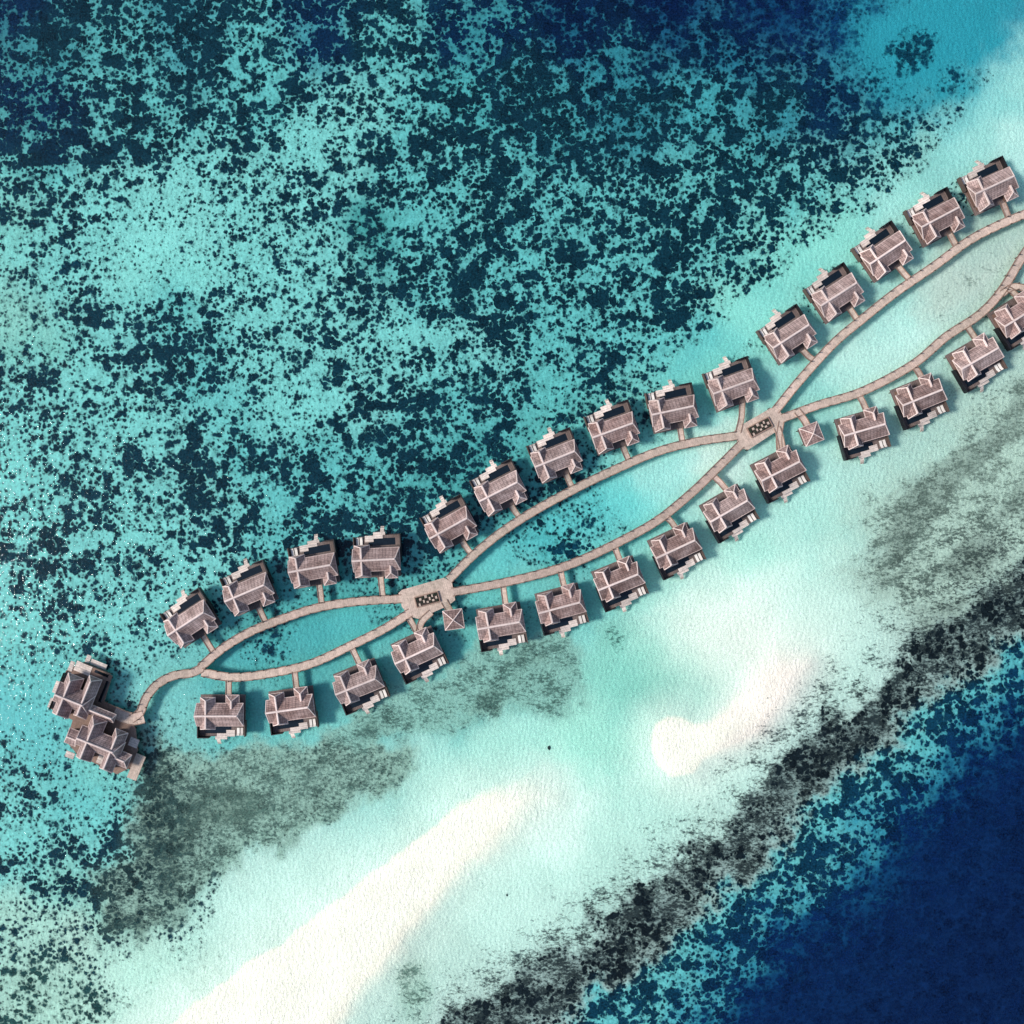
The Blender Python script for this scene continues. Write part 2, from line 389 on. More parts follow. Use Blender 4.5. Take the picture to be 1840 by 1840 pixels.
# ------------------------------------------------------------------ small pavilions
def pavilion(px,py,ang):
    x,y=P(px,py,3.5)
    root=bpy.data.objects.new('boardwalk_pavilion',None); col.objects.link(root); root.location=(x,y,0); root.rotation_euler=(0,0,math.radians(ang))
    root['label']='small square pavilion with pyramid shingle roof beside boardwalk platform'; root['category']='pavilion'; root['group']='small pavilions by the boardwalk'
    r=MB();c=MB(); roof(r,c,-2.6,2.6,-2.6,2.6,3.7,5.4,'x',2.6,2.6)
    R=obj('roof',r.mesh('pavilion_roof',[M_roof]),root); obj('ridge_cap',c.mesh('pavilion_ridge',[M_ridge]),R)
    d=MB(); d.box(-2.4,2.4,-2.4,2.4,1.2,1.5); obj('deck',d.mesh('pavilion_deck',[M_deck]),root)
    for a in (-2,2):
        for b in (-2,2):
            p=MB(); p.cyl(0,0,0.12,1.5,3.5,8); obj('post',p.mesh('pavilion_post',[M_stilt]),root,(a,b,0))
            p=MB(); p.cyl(0,0,0.14,-2.6,1.2,8); obj('stilt',p.mesh('pavilion_stilt',[M_stilt]),root,(a,b,0))
pavilion(815,1113,8); pavilion(1458,780,22)
boardwalk([(798,1080),(806,1094),(813,1104)],1.5,1.53,'pavilion_walkway',False,False)
boardwalk([(1432,738),(1446,756),(1453,770)],1.5,1.53,'pavilion_walkway',False,False)
boardwalk([(775,1100),(757,1118),(752,1140)],1.4,1.54,'villa_walkway',False,False)
boardwalk([(1396,768),(1402,785),(1406,806)],1.4,1.54,'villa_walkway',False,False)

# ------------------------------------------------------------------ big end building
x,y=P(170,1290,4.0)
root=bpy.data.objects.new('overwater_restaurant',None); col.objects.link(root); root.location=(x,y,0); root.rotation_euler=(0,0,math.radians(-22))
root['label']='large cluster of brown shingle roofs on stilts at boardwalk end'; root['category']='building'
q=S
rm=MB();cp=MB();wl=MB()
ROOFS=[(-80,-12,2,38,4.6,7.9,'x',8,8),(-72,-42,-18,58,4.5,7.6,'y',6,6),(-36,-12,-8,68,4.4,7.4,'y',8,4),(-12,34,4,20,4.0,5.4,'x',0,3),
       (-14,68,-54,-18,4.6,8.0,'x',6,8),(-4,24,-74,4,4.5,7.6,'y',6,8),(42,66,-78,-2,4.4,7.3,'y',8,6),(62,86,-62,-36,4.0,5.6,'x',0,6),(-34,-13,-60,-32,4.0,5.5,'x',4,0)]
for (a,b,c,d,ez,rz,ax,h0,h1) in ROOFS:
    roof(rm,cp,a*q,b*q,c*q,d*q,ez,rz,ax,h0*q,h1*q)
    wl.box(a*q+0.6,b*q-0.6,c*q+0.6,d*q-0.6,1.5,ez-0.24)
R=obj('roof',rm.mesh('restaurant_roof',[M_roof2]),root); obj('ridge_cap',cp.mesh('restaurant_ridge',[M_ridge]),R)
obj('wall',wl.mesh('restaurant_wall',[M_wall]),root)
d=MB()
d.poly([(a*q,b*q) for a,b in [(-84,-20),(-40,-24),(-36,-64),(-8,-78),(70,-84),(88,-64),(88,-30),(70,4),(44,26),(0,28),(-4,76),(-60,80),(-84,54)]],1.2,1.5)
obj('deck',d.mesh('restaurant_deck',[M_kerb]),root)
for (a,b,c,e,z0,z1) in ((-82,-74,56,74,1.51,1.62),(-72,-42,60,78,1.51,1.62),(-83.5,-81,-10,30,1.51,1.62),(-50,-20,80.5,90,0.9,1.15),(-94,-85,8,30,0.9,1.15),(-60,-52,80.5,94,0.9,1.2),(-30,-14,-90,-79,0.9,1.15),(-92,-85,-20,-2,0.9,1.1),(27,39,-78,-58,1.51,1.6),(68,85,-28,-12,1.51,1.6)):
    d=MB(); d.box(a*q,b*q,c*q,e*q,z0,z1); obj('terrace',d.mesh('restaurant_terrace',[M_pale]),root)
for (a,b,c,e) in ((-82,-74,40,54),(-36,-10,70,75),(-10,-4,24,64)):
    d=MB(); d.box(a*q,b*q,c*q,e*q,1.52,1.56); obj('plunge_pool',d.mesh('restaurant_pool',[M_pool]),root)
d=MB(); d.box(88.2*q,106*q,-82*q,-36*q,1.25,1.62); obj('side_deck',d.mesh('restaurant_side_deck',[M_walk]),root)
sm=MB(); sm.cyl(0,0,0.16,-2.6,1.2,8); me=sm.mesh('restaurant_stilt',[M_stilt])
for a,b in [(-80,-16),(-60,-18),(-80,20),(-80,48),(-58,74),(-30,74),(-8,68),(0,24),(-34,-58),(-8,-72),(30,-76),(66,-80),(84,-62),(84,-34),(66,0),(40,20),(20,-30),(-30,20),(100,-40),(100,-78)]:
    obj('stilt',me,root,(a*q,b*q,0))
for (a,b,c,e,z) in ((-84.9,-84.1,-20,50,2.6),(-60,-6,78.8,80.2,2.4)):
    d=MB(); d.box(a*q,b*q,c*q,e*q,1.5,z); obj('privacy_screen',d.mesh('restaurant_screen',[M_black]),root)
boardwalk([(205,1280),(222,1288),(240,1292),(258,1288)],3.0,1.515,'boardwalk_landing',True,False,'wide pale timber landing beside overwater building')

# ------------------------------------------------------------------ small coral rock standing alone on sand
def rock(px,py,r):
    x,y=P(px,py,0); mb=MB(); rr=random.Random(px)
    rings=5;seg=10;V=[]
    for i in range(rings+1):
        ph=math.pi*0.5*i/rings
        V.append([(r*math.cos(ph)*math.cos(6.283*k/seg)*rr.uniform(.75,1.2),r*math.cos(ph)*math.sin(6.283*k/seg)*rr.uniform(.75,1.2)*1.4,r*math.sin(ph)*rr.uniform(.8,1)) for k in range(seg)])
    for i in range(rings):
        for k in range(seg): mb.face([V[i][k],V[i][(k+1)%seg],V[i+1][(k+1)%seg],V[i+1][k]])
    o=obj('coral_rock',mb.mesh('coral_rock',[M_rock]),None,(x,y,-1.55)); o['label']='small dark coral rock alone on pale sandy seabed'; o['category']='coral rock'; o['group']='lone coral rocks on the sand'
rock(987,1346,0.42); rock(911,1612,0.25)

# ------------------------------------------------------------------ seabed
ax=np.concatenate([[-6000,-2500,-1000,-500,-300,-230,-190],np.linspace(-160,160,700),[190,230,300,500,1000,2500,6000]])
GX,GY=np.meshgrid(ax,ax,indexing='xy'); n=len(ax)
px=GX.ravel()/S+920; py=920-GY.ravel()/S
wx=px+fbm(px,py,120,1)*110+fbm(px,py,35,5)*50; wy=py+fbm(px,py,120,21)*110+fbm(px,py,35,31)*50
T1=(132,221,220);T2=(104,203,206);DK=(12,52,68);DB=(8,42,76)
C=[ # px,py,light,dark,density,softness
(0,0,(50,125,145),DB,.80,.06),(90,90,(70,160,172),DK,.76,.05),(200,60,(95,190,195),DK,.68,.04),(330,30,(70,160,175),DK,.72,.04),(450,60,T2,DK,.62,.04),(570,40,(66,155,172),DB,.74,.04),(700,60,T2,DK,.6,.04),(880,60,(62,158,172),DB,.74,.06),
(1000,30,(26,102,136),(6,34,72),.75,.1),(1200,-10,(12,62,112),(6,30,74),.65,.25),(1200,50,(20,86,126),(6,34,72),.72,.12),(1400,10,(12,72,118),(7,35,80),.62,.2),(1300,100,(34,118,148),(6,38,70),.7,.08),(1100,110,(52,146,164),(7,38,66),.74,.06),(960,120,(70,165,178),DK,.7,.05),
(1530,20,(22,100,142),(8,50,95),.45,.2),(1600,60,(38,150,172),(10,70,100),.1,.2),(1720,60,(48,158,178),(10,80,115),.1,.2),(1640,130,(50,162,180),(10,70,105),.15,.2),(1800,20,(52,152,176),(10,80,115),.1,.2),
(1700,140,(60,172,186),DB,.25,.1),(1590,160,(40,140,165),DB,.5,.1),(1840,120,(168,230,228),DK,.0,.05),(1780,170,(148,219,219),DK,.1,.05),(1840,250,(188,236,233),DK,0,.05),(1710,200,(128,208,211),DK,.35,.05),
(60,200,(66,156,165),DB,.78,.05),(250,200,T2,DK,.60,.04),(450,180,T2,DK,.58,.04),(560,250,T1,DK,.38,.04),(640,210,T1,DK,.34,.04),(740,260,T2,DK,.55,.04),(850,180,(80,184,190),DK,.68,.04),
(1000,200,(72,172,182),DK,.70,.05),(1130,190,(54,146,164),DK,.76,.06),(1260,190,(74,180,192),DK,.53,.06),(1380,200,(58,152,170),DK,.66,.06),(1500,170,(44,128,154),DB,.74,.07),(1600,240,(90,186,194),DK,.62,.05),(1670,290,(145,216,213),DK,.42,.04),
(30,340,(134,216,211),DK,.40,.04),(150,350,T1,DK,.55,.04),(60,280,T2,DK,.66,.04),(280,320,(140,224,222),DK,.24,.04),(330,400,(142,226,224),DK,.14,.04),(260,420,(144,226,224),DK,.14,.04),(420,320,T1,DK,.38,.04),(520,380,T1,DK,.44,.04),(620,330,T1,DK,.50,.04),(750,360,T2,DK,.56,.04),
(900,340,T2,DK,.60,.04),(1050,340,T2,DK,.60,.04),(1200,340,T2,DK,.61,.04),(1350,300,(82,182,188),DK,.70,.04),(1450,340,T2,DK,.66,.04),(1500,385,(130,216,210),DK,.45,.04),(1560,340,T1,DK,.6,.04),(1630,340,(150,223,217),DK,.25,.04),
(1740,260,(164,229,226),DK,.06,.04),(15,560,(144,213,206),DK,.15,.1),(60,620,(130,210,204),DK,.34,.05),(100,480,T1,DK,.27,.04),(250,480,(142,226,223),DK,.08,.04),(200,560,T1,DK,.48,.04),(350,520,(138,224,221),DK,.18,.04),(450,500,T1,DK,.32,.04),(560,470,T1,DK,.35,.04),
(660,430,(65,163,165),DK,.5,.06),(760,500,T2,DK,.66,.04),(900,480,T2,DK,.60,.04),(1050,480,T2,DK,.64,.04),(1200,480,T2,DK,.66,.04),(1300,430,T2,DK,.64,.04),(1370,460,(125,216,211),DK,.52,.04),(1430,420,(135,223,216),DK,.35,.04),(1250,570,T2,DK,.55,.04),(1330,530,(145,229,220),DK,.15,.04),
(1500,440,(152,231,222),DK,0,.04),(40,700,T1,DK,.50,.04),(150,640,T1,DK,.53,.04),(240,690,T1,DK,.58,.04),(350,650,T2,DK,.70,.04),(300,580,T2,DK,.58,.04),(440,600,T1,DK,.44,.04),(560,610,T1,DK,.36,.04),(500,700,T1,DK,.20,.04),(620,680,T1,DK,.53,.04),(720,600,T1,DK,.46,.04),
(850,620,T1,DK,.42,.04),(950,580,T2,DK,.60,.04),(1080,600,T2,DK,.61,.04),(1170,620,T2,DK,.52,.04),(1240,650,(125,216,210),DK,.12,.04),(1130,690,(120,211,208),DK,.3,.04),(1040,700,T2,DK,.44,.04),
(30,800,T1,DK,.24,.04),(90,760,T1,DK,.53,.04),(190,780,T1,DK,.22,.04),(280,780,T1,DK,.38,.04),(330,840,T1,DK,.60,.04),(430,800,T2,DK,.58,.04),(560,860,T2,DK,.64,.04),(680,830,T2,DK,.64,.04),(800,740,T2,DK,.57,.04),(850,830,(80,180,184),DK,.62,.05),(940,730,T2,DK,.53,.04),
(740,910,(80,178,180),DK,.60,.05),(600,930,T2,DK,.62,.04),(1000,770,(100,194,192),DK,.4,.05),(30,920,T1,DK,.36,.04),(130,900,T1,DK,.60,.04),(220,940,T1,DK,.35,.04),(80,1020,T1,DK,.60,.04),(190,1050,T1,DK,.47,.04),(300,950,T1,DK,.38,.04),(400,960,T1,DK,.52,.04),(470,985,T2,DK,.48,.04),
(620,965,T2,DK,.58,.04),(700,950,T2,DK,.60,.04),(530,960,T2,DK,.50,.04),(740,1010,(90,185,187),DK,.46,.04),(860,870,(80,180,182),DK,.56,.04),(960,790,(90,187,189),DK,.46,.04),(1060,735,(100,197,195),DK,.40,.04),(400,1010,T1,DK,.40,.04),(290,1080,T1,DK,.32,.04),
(330,1030,T1,DK,.32,.04),(230,1140,T1,DK,.42,.04),(130,1120,T1,DK,.36,.04),(30,1130,T1,DK,.24,.04),(60,1200,(116,210,212),DK,.14,.05),(20,1290,(110,204,209),DK,.08,.05),(50,1360,(112,206,210),DK,.18,.05),(160,1400,(130,216,213),DK,.14,.05),(260,1200,(134,214,213),DK,.08,.05),(210,1170,(124,212,212),DK,.18,.05),(30,1430,T1,DK,.48,.04),(130,1440,(108,206,210),DK,.24,.04),(180,1510,T1,DK,.64,.04),
(70,1490,T1,DK,.38,.04),(30,1570,T1,DK,.52,.04),(110,1600,(140,216,209),DK,.58,.04),(200,1620,(150,216,205),DK,.56,.04),(30,1680,(178,231,221),DK,.18,.04),(300,1190,(126,206,206),DK,.08,.06),(50,1780,(174,224,213),(40,80,80),.44,.08),(150,1770,(178,228,217),(40,80,80),.40,.08),(230,1720,(192,238,229),DK,.06,.06),(130,1690,(188,235,225),DK,.2,.06),
(250,1830,(205,243,236),DK,.03,.06),(400,1180,(86,187,193),DK,.08,.05),(550,1145,(80,181,186),DK,.03,.1),(480,1155,(80,180,185),DK,.22,.08),(650,1110,(92,195,198),DK,.03,.1),(300,1270,(136,209,207),DK,.12,.06),(560,1230,(90,182,185),DK,.08,.1),(460,1290,(112,203,203),DK,.08,.1),(590,1290,(131,215,212),DK,.05,.1),(640,1050,(80,173,176),DK,.12,.1),(480,1100,(82,178,182),DK,.2,.1),
(780,1000,(94,192,193),DK,.38,.06),(760,960,(100,198,199),DK,.42,.06),(900,990,(106,208,211),DK,.03,.06),(1000,960,(84,194,200),DK,.40,.06),(1050,910,(94,205,210),DK,.28,.06),(1110,905,(120,221,221),DK,.0,.06),(860,1020,(116,212,211),DK,.01,.06),(1190,850,(168,234,230),DK,.0,.06),(1280,815,(210,245,239),DK,0,.06),(880,820,(80,180,184),DK,.53,.05),
(1010,1050,(124,211,210),DK,.03,.06),(820,1200,(106,194,192),DK,.08,.06),(700,1240,(114,194,192),DK,.08,.06),(1130,750,(120,210,207),DK,.18,.06),(1250,690,(132,220,215),DK,.04,.04),(1380,560,(148,230,224),DK,0,.04),(1620,370,(172,234,229),DK,0,.04),(1560,640,(192,240,234),DK,0,.04),(1450,700,(154,222,217),DK,0,.04),
(1600,560,(168,227,222),DK,0,.04),(1640,600,(196,239,234),DK,0,.04),(1700,490,(188,220,213),DK,0,.04),(1790,430,(174,210,203),DK,0,.04),(1300,1000,(174,234,225),DK,0,.04),(1180,1060,(154,228,219),DK,0,.04),(1250,1130,(206,246,239),DK,0,.04),(1350,1080,(214,248,242),DK,0,.04),(1480,900,(176,232,225),DK,0,.04),(1500,1100,(202,240,234),DK,0,.04),
(1130,1220,(142,215,205),DK,0,.04),(1180,1200,(146,215,204),DK,0,.04),(1150,1300,(155,222,213),DK,0,.04),(1050,1340,(168,232,221),DK,0,.04),(900,1340,(174,232,224),DK,.0,.04),(800,1400,(182,234,227),DK,0,.04),(1000,1450,(214,248,243),DK,0,.04),(1100,1550,(188,234,227),DK,0,.04),(900,1600,(198,239,233),DK,0,.04),
(800,1760,(190,229,223),DK,0,.04),(600,1590,(196,239,233),DK,0,.04),(450,1640,(202,242,236),DK,0,.04),(1300,1450,(190,235,228),DK,0,.04),(1400,1330,(194,236,231),DK,0,.04),(1550,1230,(192,233,227),DK,0,.04),(1600,1150,(196,235,230),DK,0,.04),(1300,1400,(200,239,233),DK,0,.04),(1750,1000,(172,214,206),DK,0,.04),(1700,700,(170,218,212),DK,0,.04),(1560,860,(180,228,222),DK,0,.04),(1830,700,(172,213,207),DK,0,.04),
(-400,0,T2,DK,.7,.05),(-400,900,T2,DK,.5,.05),(-400,1800,(170,225,215),DK,.3,.05),(900,-400,(8,50,100),DB,.7,.3),(2300,300,(180,232,230),DK,0,.05),(2300,-200,(40,140,175),DB,.2,.2),
]
sw=np.zeros_like(px); LC=np.zeros((len(px),3)); DC=np.zeros((len(px),3)); DN=np.zeros_like(px); SF=np.zeros_like(px)
for (cx,cy,l,d,dn,sf) in C:
    w=1/(((wx-cx)**2+(wy-cy)**2)+50**2)**2.1*1e9
    sw+=w; LC+=w[:,None]*np.array(lin(l)); DC+=w[:,None]*np.array(lin(d)); DN+=w*dn; SF+=w*sf
LC/=sw[:,None]; DC/=sw[:,None]; DN/=sw; SF/=sw
GN=np.zeros_like(px)
Z=np.full_like(px,-1.6)
def sdf(poly,x,y):
    d=np.full_like(x,1e12); ins=np.zeros(len(x),bool); m=len(poly)
    for i in range(m):
        ax_,ay=poly[i]; bx,by=poly[(i+1)%m]
        ex,ey=bx-ax_,by-ay; t=np.clip(((x-ax_)*ex+(y-ay)*ey)/(ex*ex+ey*ey),0,1)
        d=np.minimum(d,(x-ax_-ex*t)**2+(y-ay-ey*t)**2)
        c=((ay>y)!=(by>y))&(x<(bx-ax_)*(y-ay)/((by-ay) if by!=ay else 1e-9)+ax_); ins^=c
    d=np.sqrt(d); return np.where(ins,-d,d)
def ss(a,b,x):
    t=np.clip((x-a)/(b-a),0,1); return t*t*(3-2*t)
def blend(m,l=None,d=None,dn=None,gn=None,sf=None):
    global LC,DC,DN,GN,SF
    if l is not None: LC=LC*(1-m[:,None])+np.array(lin(l))*m[:,None]
    if d is not None: DC=DC*(1-m[:,None])+np.array(lin(d))*m[:,None]
    if dn is not None: DN=DN*(1-m)+dn*m
    if gn is not None: GN=GN*(1-m)+gn*m
    if sf is not None: SF=SF*(1-m)+sf*m
wob=fbm(px,py,60,51)*60+fbm(px,py,16,61)*30
SH=[(1900,60),(1840,75),(1770,150),(1720,215),(1650,300),(1600,345),(1520,400),(1440,445),(1370,500),(1320,560),(1250,610),(1200,650),(1190,690),(1260,690),(1330,640),(1400,560),(1500,470),(1600,400),(1700,330),(1840,260),(1960,200)]
s=sdf(SH,px,py)+wob; m=ss(20,-25,s); blend(m,None,None,0.0)
s=sdf([(1550,10),(1700,-20),(1860,-60),(1830,40),(1760,120),(1690,165),(1610,165),(1550,110)],px,py)+wob*1.8
blend(ss(70,-50,s),(48,162,182),(10,80,106),.06,None,.12)
G1=[(245,1300),(330,1350),(430,1345),(540,1335),(640,1310),(745,1345),(748,1385),(690,1420),(640,1465),(560,1490),(470,1528),(420,1570),(370,1600),(325,1640),(250,1690),(180,1650),(165,1580),(235,1540),(230,1450),(255,1380)]
g=sdf(G1,px,py)+wob*1.1
m=ss(34,-34,g); m0=ss(18,-20,g)
blend(m0,(150,194,184),None,.15,None,.07); blend(m,None,(68,98,94)); blend(m,gn=.51)
m2=m*ss(-.04,.14,fbm(px,py,110,71)); blend(m2*0.8,(124,160,150),(76,108,102),None,.65)
m2=ss(30,-30,g)*ss(420,250,px); blend(m2*.85,None,(22,52,58),.50)
G2=[(640,1260),(760,1230),(870,1170),(1000,1150),(1045,1165),(1062,1235),(1010,1285),(930,1292),(880,1272),(800,1318),(730,1325),(660,1345),(600,1330)]
g=sdf(G2,px,py)+wob*1.1; m=ss(34,-34,g); blend(ss(16,-18,g),(142,198,190),None,.05); blend(m,None,(66,100,96),None,.49)
m2=m*ss(-.02,.18,fbm(px,py,90,77)); blend(m2*.75,(126,172,162),gn=.63)
m=ss(24,-24,np.hypot(px-1100,(py-1145))-20+wob*.8); blend(m,(140,210,200),(45,88,85),.05,.52)
m=ss(35,-35,np.hypot((px-735)*1.4,(py-1775)*0.85)-46+wob); blend(m,(166,210,200),(92,126,118),0,.57)
G5=[(1900,600),(1790,680),(1720,760),(1640,845),(1545,915),(1560,1000),(1590,1080),(1690,1130),(1770,1080),(1900,1000)]
g=sdf(G5,px,py)+wob*1.3
m=ss(90,-70,g); blend(m,(180,216,206),(100,124,118),0,.46)
st=fbm((px*.82-py*.57)*.4,(px*.57+py*.82)*1.3,60,171)
m2=m*ss(-.05,.12,st); blend(m2*.9,(146,176,168),(88,110,104),None,.56)
m=ss(50,-60,sdf([(1560,930),(1640,900),(1760,900),(1830,940),(1780,1040),(1680,1100),(1600,1080)],px,py)+wob*1.4); blend(m*0.6,None,(62,84,80),None,.59)
m=ss(40,-60,sdf([(1640,560),(1700,500),(1760,460),(1840,430),(1840,470),(1780,530),(1700,590)],px,py)+wob*.7); blend(m,(190,217,210),(126,154,146),0,.43)
for (a,b,r,v) in ((1642,86,22,.74),(1615,116,8,.5),(1568,140,10,.62),(485,1160,14,.65),(1012,985,14,.58),(1040,945,12,.45),(1715,130,10,.62),(120,470,18,.68)):
    m=ss(22,-18,np.hypot(px-a,py-b)-r+wob*1.4); blend(m,None,(8,60,82),v)
WHT=(255,253,243)
SB1=[(280,1870),(400,1765),(520,1685),(640,1592),(740,1520),(815,1456),(868,1427),(945,1418),(985,1430),(920,1484),(836,1552),(762,1632),(708,1712),(640,1780),(585,1870)]
s=sdf(SB1,px+wob*.25,py+wob*.25)
side=((px-290)*(1425-1850)-(py-1850)*(860-290))/720.0
m=ss(100,-20,s); blend(m*.5,(228,246,240))
wd=np.where(side>-25,6,34)+ss(780,940,px)*20
m=ss(1,-1,s/np.maximum(wd,1))
fade=1-ss(840,1000,px)*0.65
blend(m*fade,WHT,None,0,0); Z=np.maximum(Z,-1.6+1.4*ss(60,-25,s))
SB2=[(1172,1325),(1180,1302),(1200,1290),(1224,1291),(1248,1304),(1277,1302),(1314,1280),(1347,1250),(1370,1218),(1400,1190),(1450,1195),(1420,1250),(1370,1310),(1300,1342),(1262,1363),(1246,1388),(1208,1396),(1184,1376),(1174,1350)]
s=sdf(SB2,px,py); m=ss(80,-5,s); blend(m*.5,(232,246,241))
w2=6+ss(1230,1360,px)*26
m=ss(1,-1,s/w2)*(1-ss(1310,1440,px)*.65); blend(m,WHT,None,0,0); 
m=ss(45,-15,s)*ss(1220,1340,px)*.3; blend(m,(255,234,238))
Z=np.maximum(Z,-1.6+1.4*ss(45,-20,s))
m=ss(140,0,np.hypot((px-1275)*.8,(py-1120)*0.8)); blend(m*.5,(232,248,242))
m=ss(150,0,np.hypot((px-1370)*.7,py-1170)); blend(m*.4,(240,247,242))
def pline(pts,x,y):
    d=np.full_like(x,1e12); sg=np.zeros_like(x)
    for i in range(len(pts)-1):
        ax_,ay=pts[i];bx,by=pts[i+1]; ex,ey=bx-ax_,by-ay
        t=np.clip(((x-ax_)*ex+(y-ay)*ey)/(ex*ex+ey*ey),0,1); q=(x-ax_-ex*t)**2+(y-ay-ey*t)**2
        c=ex*(y-ay)-ey*(x-ax_); sg=np.where(q<d,np.sign(c),sg); d=np.minimum(d,q)
    return np.sqrt(d)*sg
RC=[(3000,300),(1990,960),(1850,1065),(1740,1145),(1650,1205),(1520,1325),(1420,1425),(1290,1560),(1150,1670),(1000,1770),(870,1860),(300,2300)]
s=-pline(RC,px,py); 
if s[np.argmin((px-1750)**2+(py-1750)**2)]<0: s=-s
s=s+wob*1.7
mo=ss(15,75,s); blend(mo,(106,207,213),(12,60,84),.56,.0,.05)
band=ss(-95,-25,s)*ss(90,20,s)
blend(ss(-60,-20,s)*ss(80,30,s),(156,190,188),None,.34); blend(band,None,(18,28,34),None,.60,.05)
core=ss(-50,-8,s)*ss(50,5,s)*ss(-.2,.12,fbm(px,py,60,131)); blend(core,(130,160,160),(16,25,31),.50,.64)
wide=ss(-210,-50,s)*ss(60,20,s); GN=np.maximum(GN,wide*.46*(1+0.6*fbm(px,py,70,133))); 
DC=DC*(1-(wide*.8)[:,None])+np.array(lin((22,35,41)))*(wide*.8)[:,None]
DP=[(3000,600),(2000,1165),(1850,1275),(1765,1350),(1680,1430),(1590,1520),(1518,1615),(1390,1710),(1275,1850),(880,2300)]
s=-pline(DP,px,py)
if s[np.argmin((px-1750)**2+(py-1750)**2)]<0: s=-s
s2=s+wob*2.0
blend(ss(-120,-5,s2),(52,156,182),(8,50,86),.62)
blend(ss(-45,35,s2),(16,80,128),(6,42,90),.6,0,.16)
dm=ss(0,110,s2); blend(dm,(12,52,104),(7,39,88),.5,0,.25); blend(ss(60,300,s),(11,42,90),(6,32,76))
Z=Z-ss(-60,200,s)*5
Z=Z-ss(150,-150,py+(px-900)*.05)*3*ss(800,1000,px)*ss(1700,1450,px)
me=bpy.data.meshes.new('seabed')
V=np.stack([GX.ravel(),GY.ravel(),Z],1).astype(np.float32)
idx=np.arange(n*n).reshape(n,n)
F=np.stack([idx[:-1,:-1],idx[:-1,1:],idx[1:,1:],idx[1:,:-1]],-1).reshape(-1,4)
me.vertices.add(len(V)); me.vertices.foreach_set('co',V.ravel())
me.loops.add(F.size); me.loops.foreach_set('vertex_index',F.ravel().astype(np.int32))
me.polygons.add(len(F)); me.polygons.foreach_set('loop_start',np.arange(0,F.size,4,dtype=np.int32)); me.polygons.foreach_set('loop_total',np.full(len(F),4,dtype=np.int32))
me.update(calc_edges=True)
me.polygons.foreach_set('use_smooth',np.ones(len(F),dtype=bool))
def cattr(name,rgb,a):
    at=me.attributes.new(name,'FLOAT_COLOR','POINT')
    at.data.foreach_set('color',np.concatenate([rgb,a[:,None]],1).astype(np.float32).ravel())
cattr('sand_tint',np.minimum(LC/ILLUM,.98),np.ones_like(px)); cattr('growth_tint',DC/ILLUM,np.ones_like(px))
cattr('cover',np.stack([DN,GN,SF],1),np.ones_like(px))
bed=obj('seabed',me); bed['kind']='structure'; bed['category']='seabed'; bed['label']='pale sandy lagoon floor with dark coral patches and sandbars'
m,nt,b=newmat('seabed'); N=NT(nt)
geo=N.n('ShaderNodeNewGeometry'); pos=geo.outputs['Position']
A1=N.n('ShaderNodeAttribute',attribute_name='sand_tint'); A2=N.n('ShaderNodeAttribute',attribute_name='growth_tint'); A3=N.n('ShaderNodeAttribute',attribute_name='cover')
sep=N.n('ShaderNodeSeparateColor'); N.l(A3.outputs['Color'],sep.inputs[0]); dn,gn,sf=sep.outputs
big=N.noise(pos,0.055,2,0.5,0,'2D'); mid=N.noise(pos,0.18,3,0.6,0.3,'2D'); fin=N.noise(pos,1.1,4,0.64,0.2,'2D')
amp=N.math('MULTIPLY_ADD',dn,1.9,0.0,clamp=True)
de=N.math('ADD',dn,N.math('MULTIPLY',amp,N.math('ADD',N.math('MULTIPLY',N.math('SUBTRACT',big,0.5),1.1),N.math('MULTIPLY',N.math('SUBTRACT',mid,0.5),2.3))))
de=N.math('SUBTRACT',de,0.01)
wv=N.n('ShaderNodeTexNoise',noise_dimensions='2D'); wv.inputs['Scale'].default_value=0.9; wv.inputs['Detail'].default_value=2; N.l(pos,wv.inputs['Vector'])
wadd=N.n('ShaderNodeVectorMath',operation='MULTIPLY_ADD'); N.l(wv.outputs['Color'],wadd.inputs[0]); wadd.inputs[1].default_value=(1.0,1.0,1.0); N.l(pos,wadd.inputs[2])
def clump(scale,k0,k1,gain):
    vo=N.n('ShaderNodeTexVoronoi',voronoi_dimensions='2D'); vo.inputs['Scale'].default_value=scale; N.l(wadd.outputs[0],vo.inputs['Vector'])
    sc=N.n('ShaderNodeSeparateColor'); N.l(vo.outputs['Color'],sc.inputs[0])
    r=N.math('MULTIPLY',N.math('MULTIPLY',de,gain),N.math('MULTIPLY_ADD',sc.outputs[0],k1,k0))
    return N.math('SUBTRACT',r,vo.outputs['Distance']),sc.outputs[1]
f1,c1=clump(0.35,0.05,1.12,0.96); f2,c2=clump(0.74,0.30,0.9,0.95)
ff=N.n('ShaderNodeMath',operation='SMOOTH_MAX'); N.l(f1,ff.inputs[0]); N.l(f2,ff.inputs[1]); ff.inputs[2].default_value=0.08
dif=N.math('ADD',ff.outputs[0],N.math('MULTIPLY',N.math('SUBTRACT',fin,0.5),0.62))
dif=N.math('SUBTRACT',dif,N.math('MULTIPLY',N.math('MAXIMUM',N.math('SUBTRACT',0.14,dn),0.0),3.5))
fac=N.math('ADD',N.math('DIVIDE',dif,N.math('MULTIPLY_ADD',sf,2.2,0.10)),0.5,clamp=True)
halo=N.math('MULTIPLY',N.math('ADD',N.math('DIVIDE',dif,0.5),0.62,clamp=True),0.40)
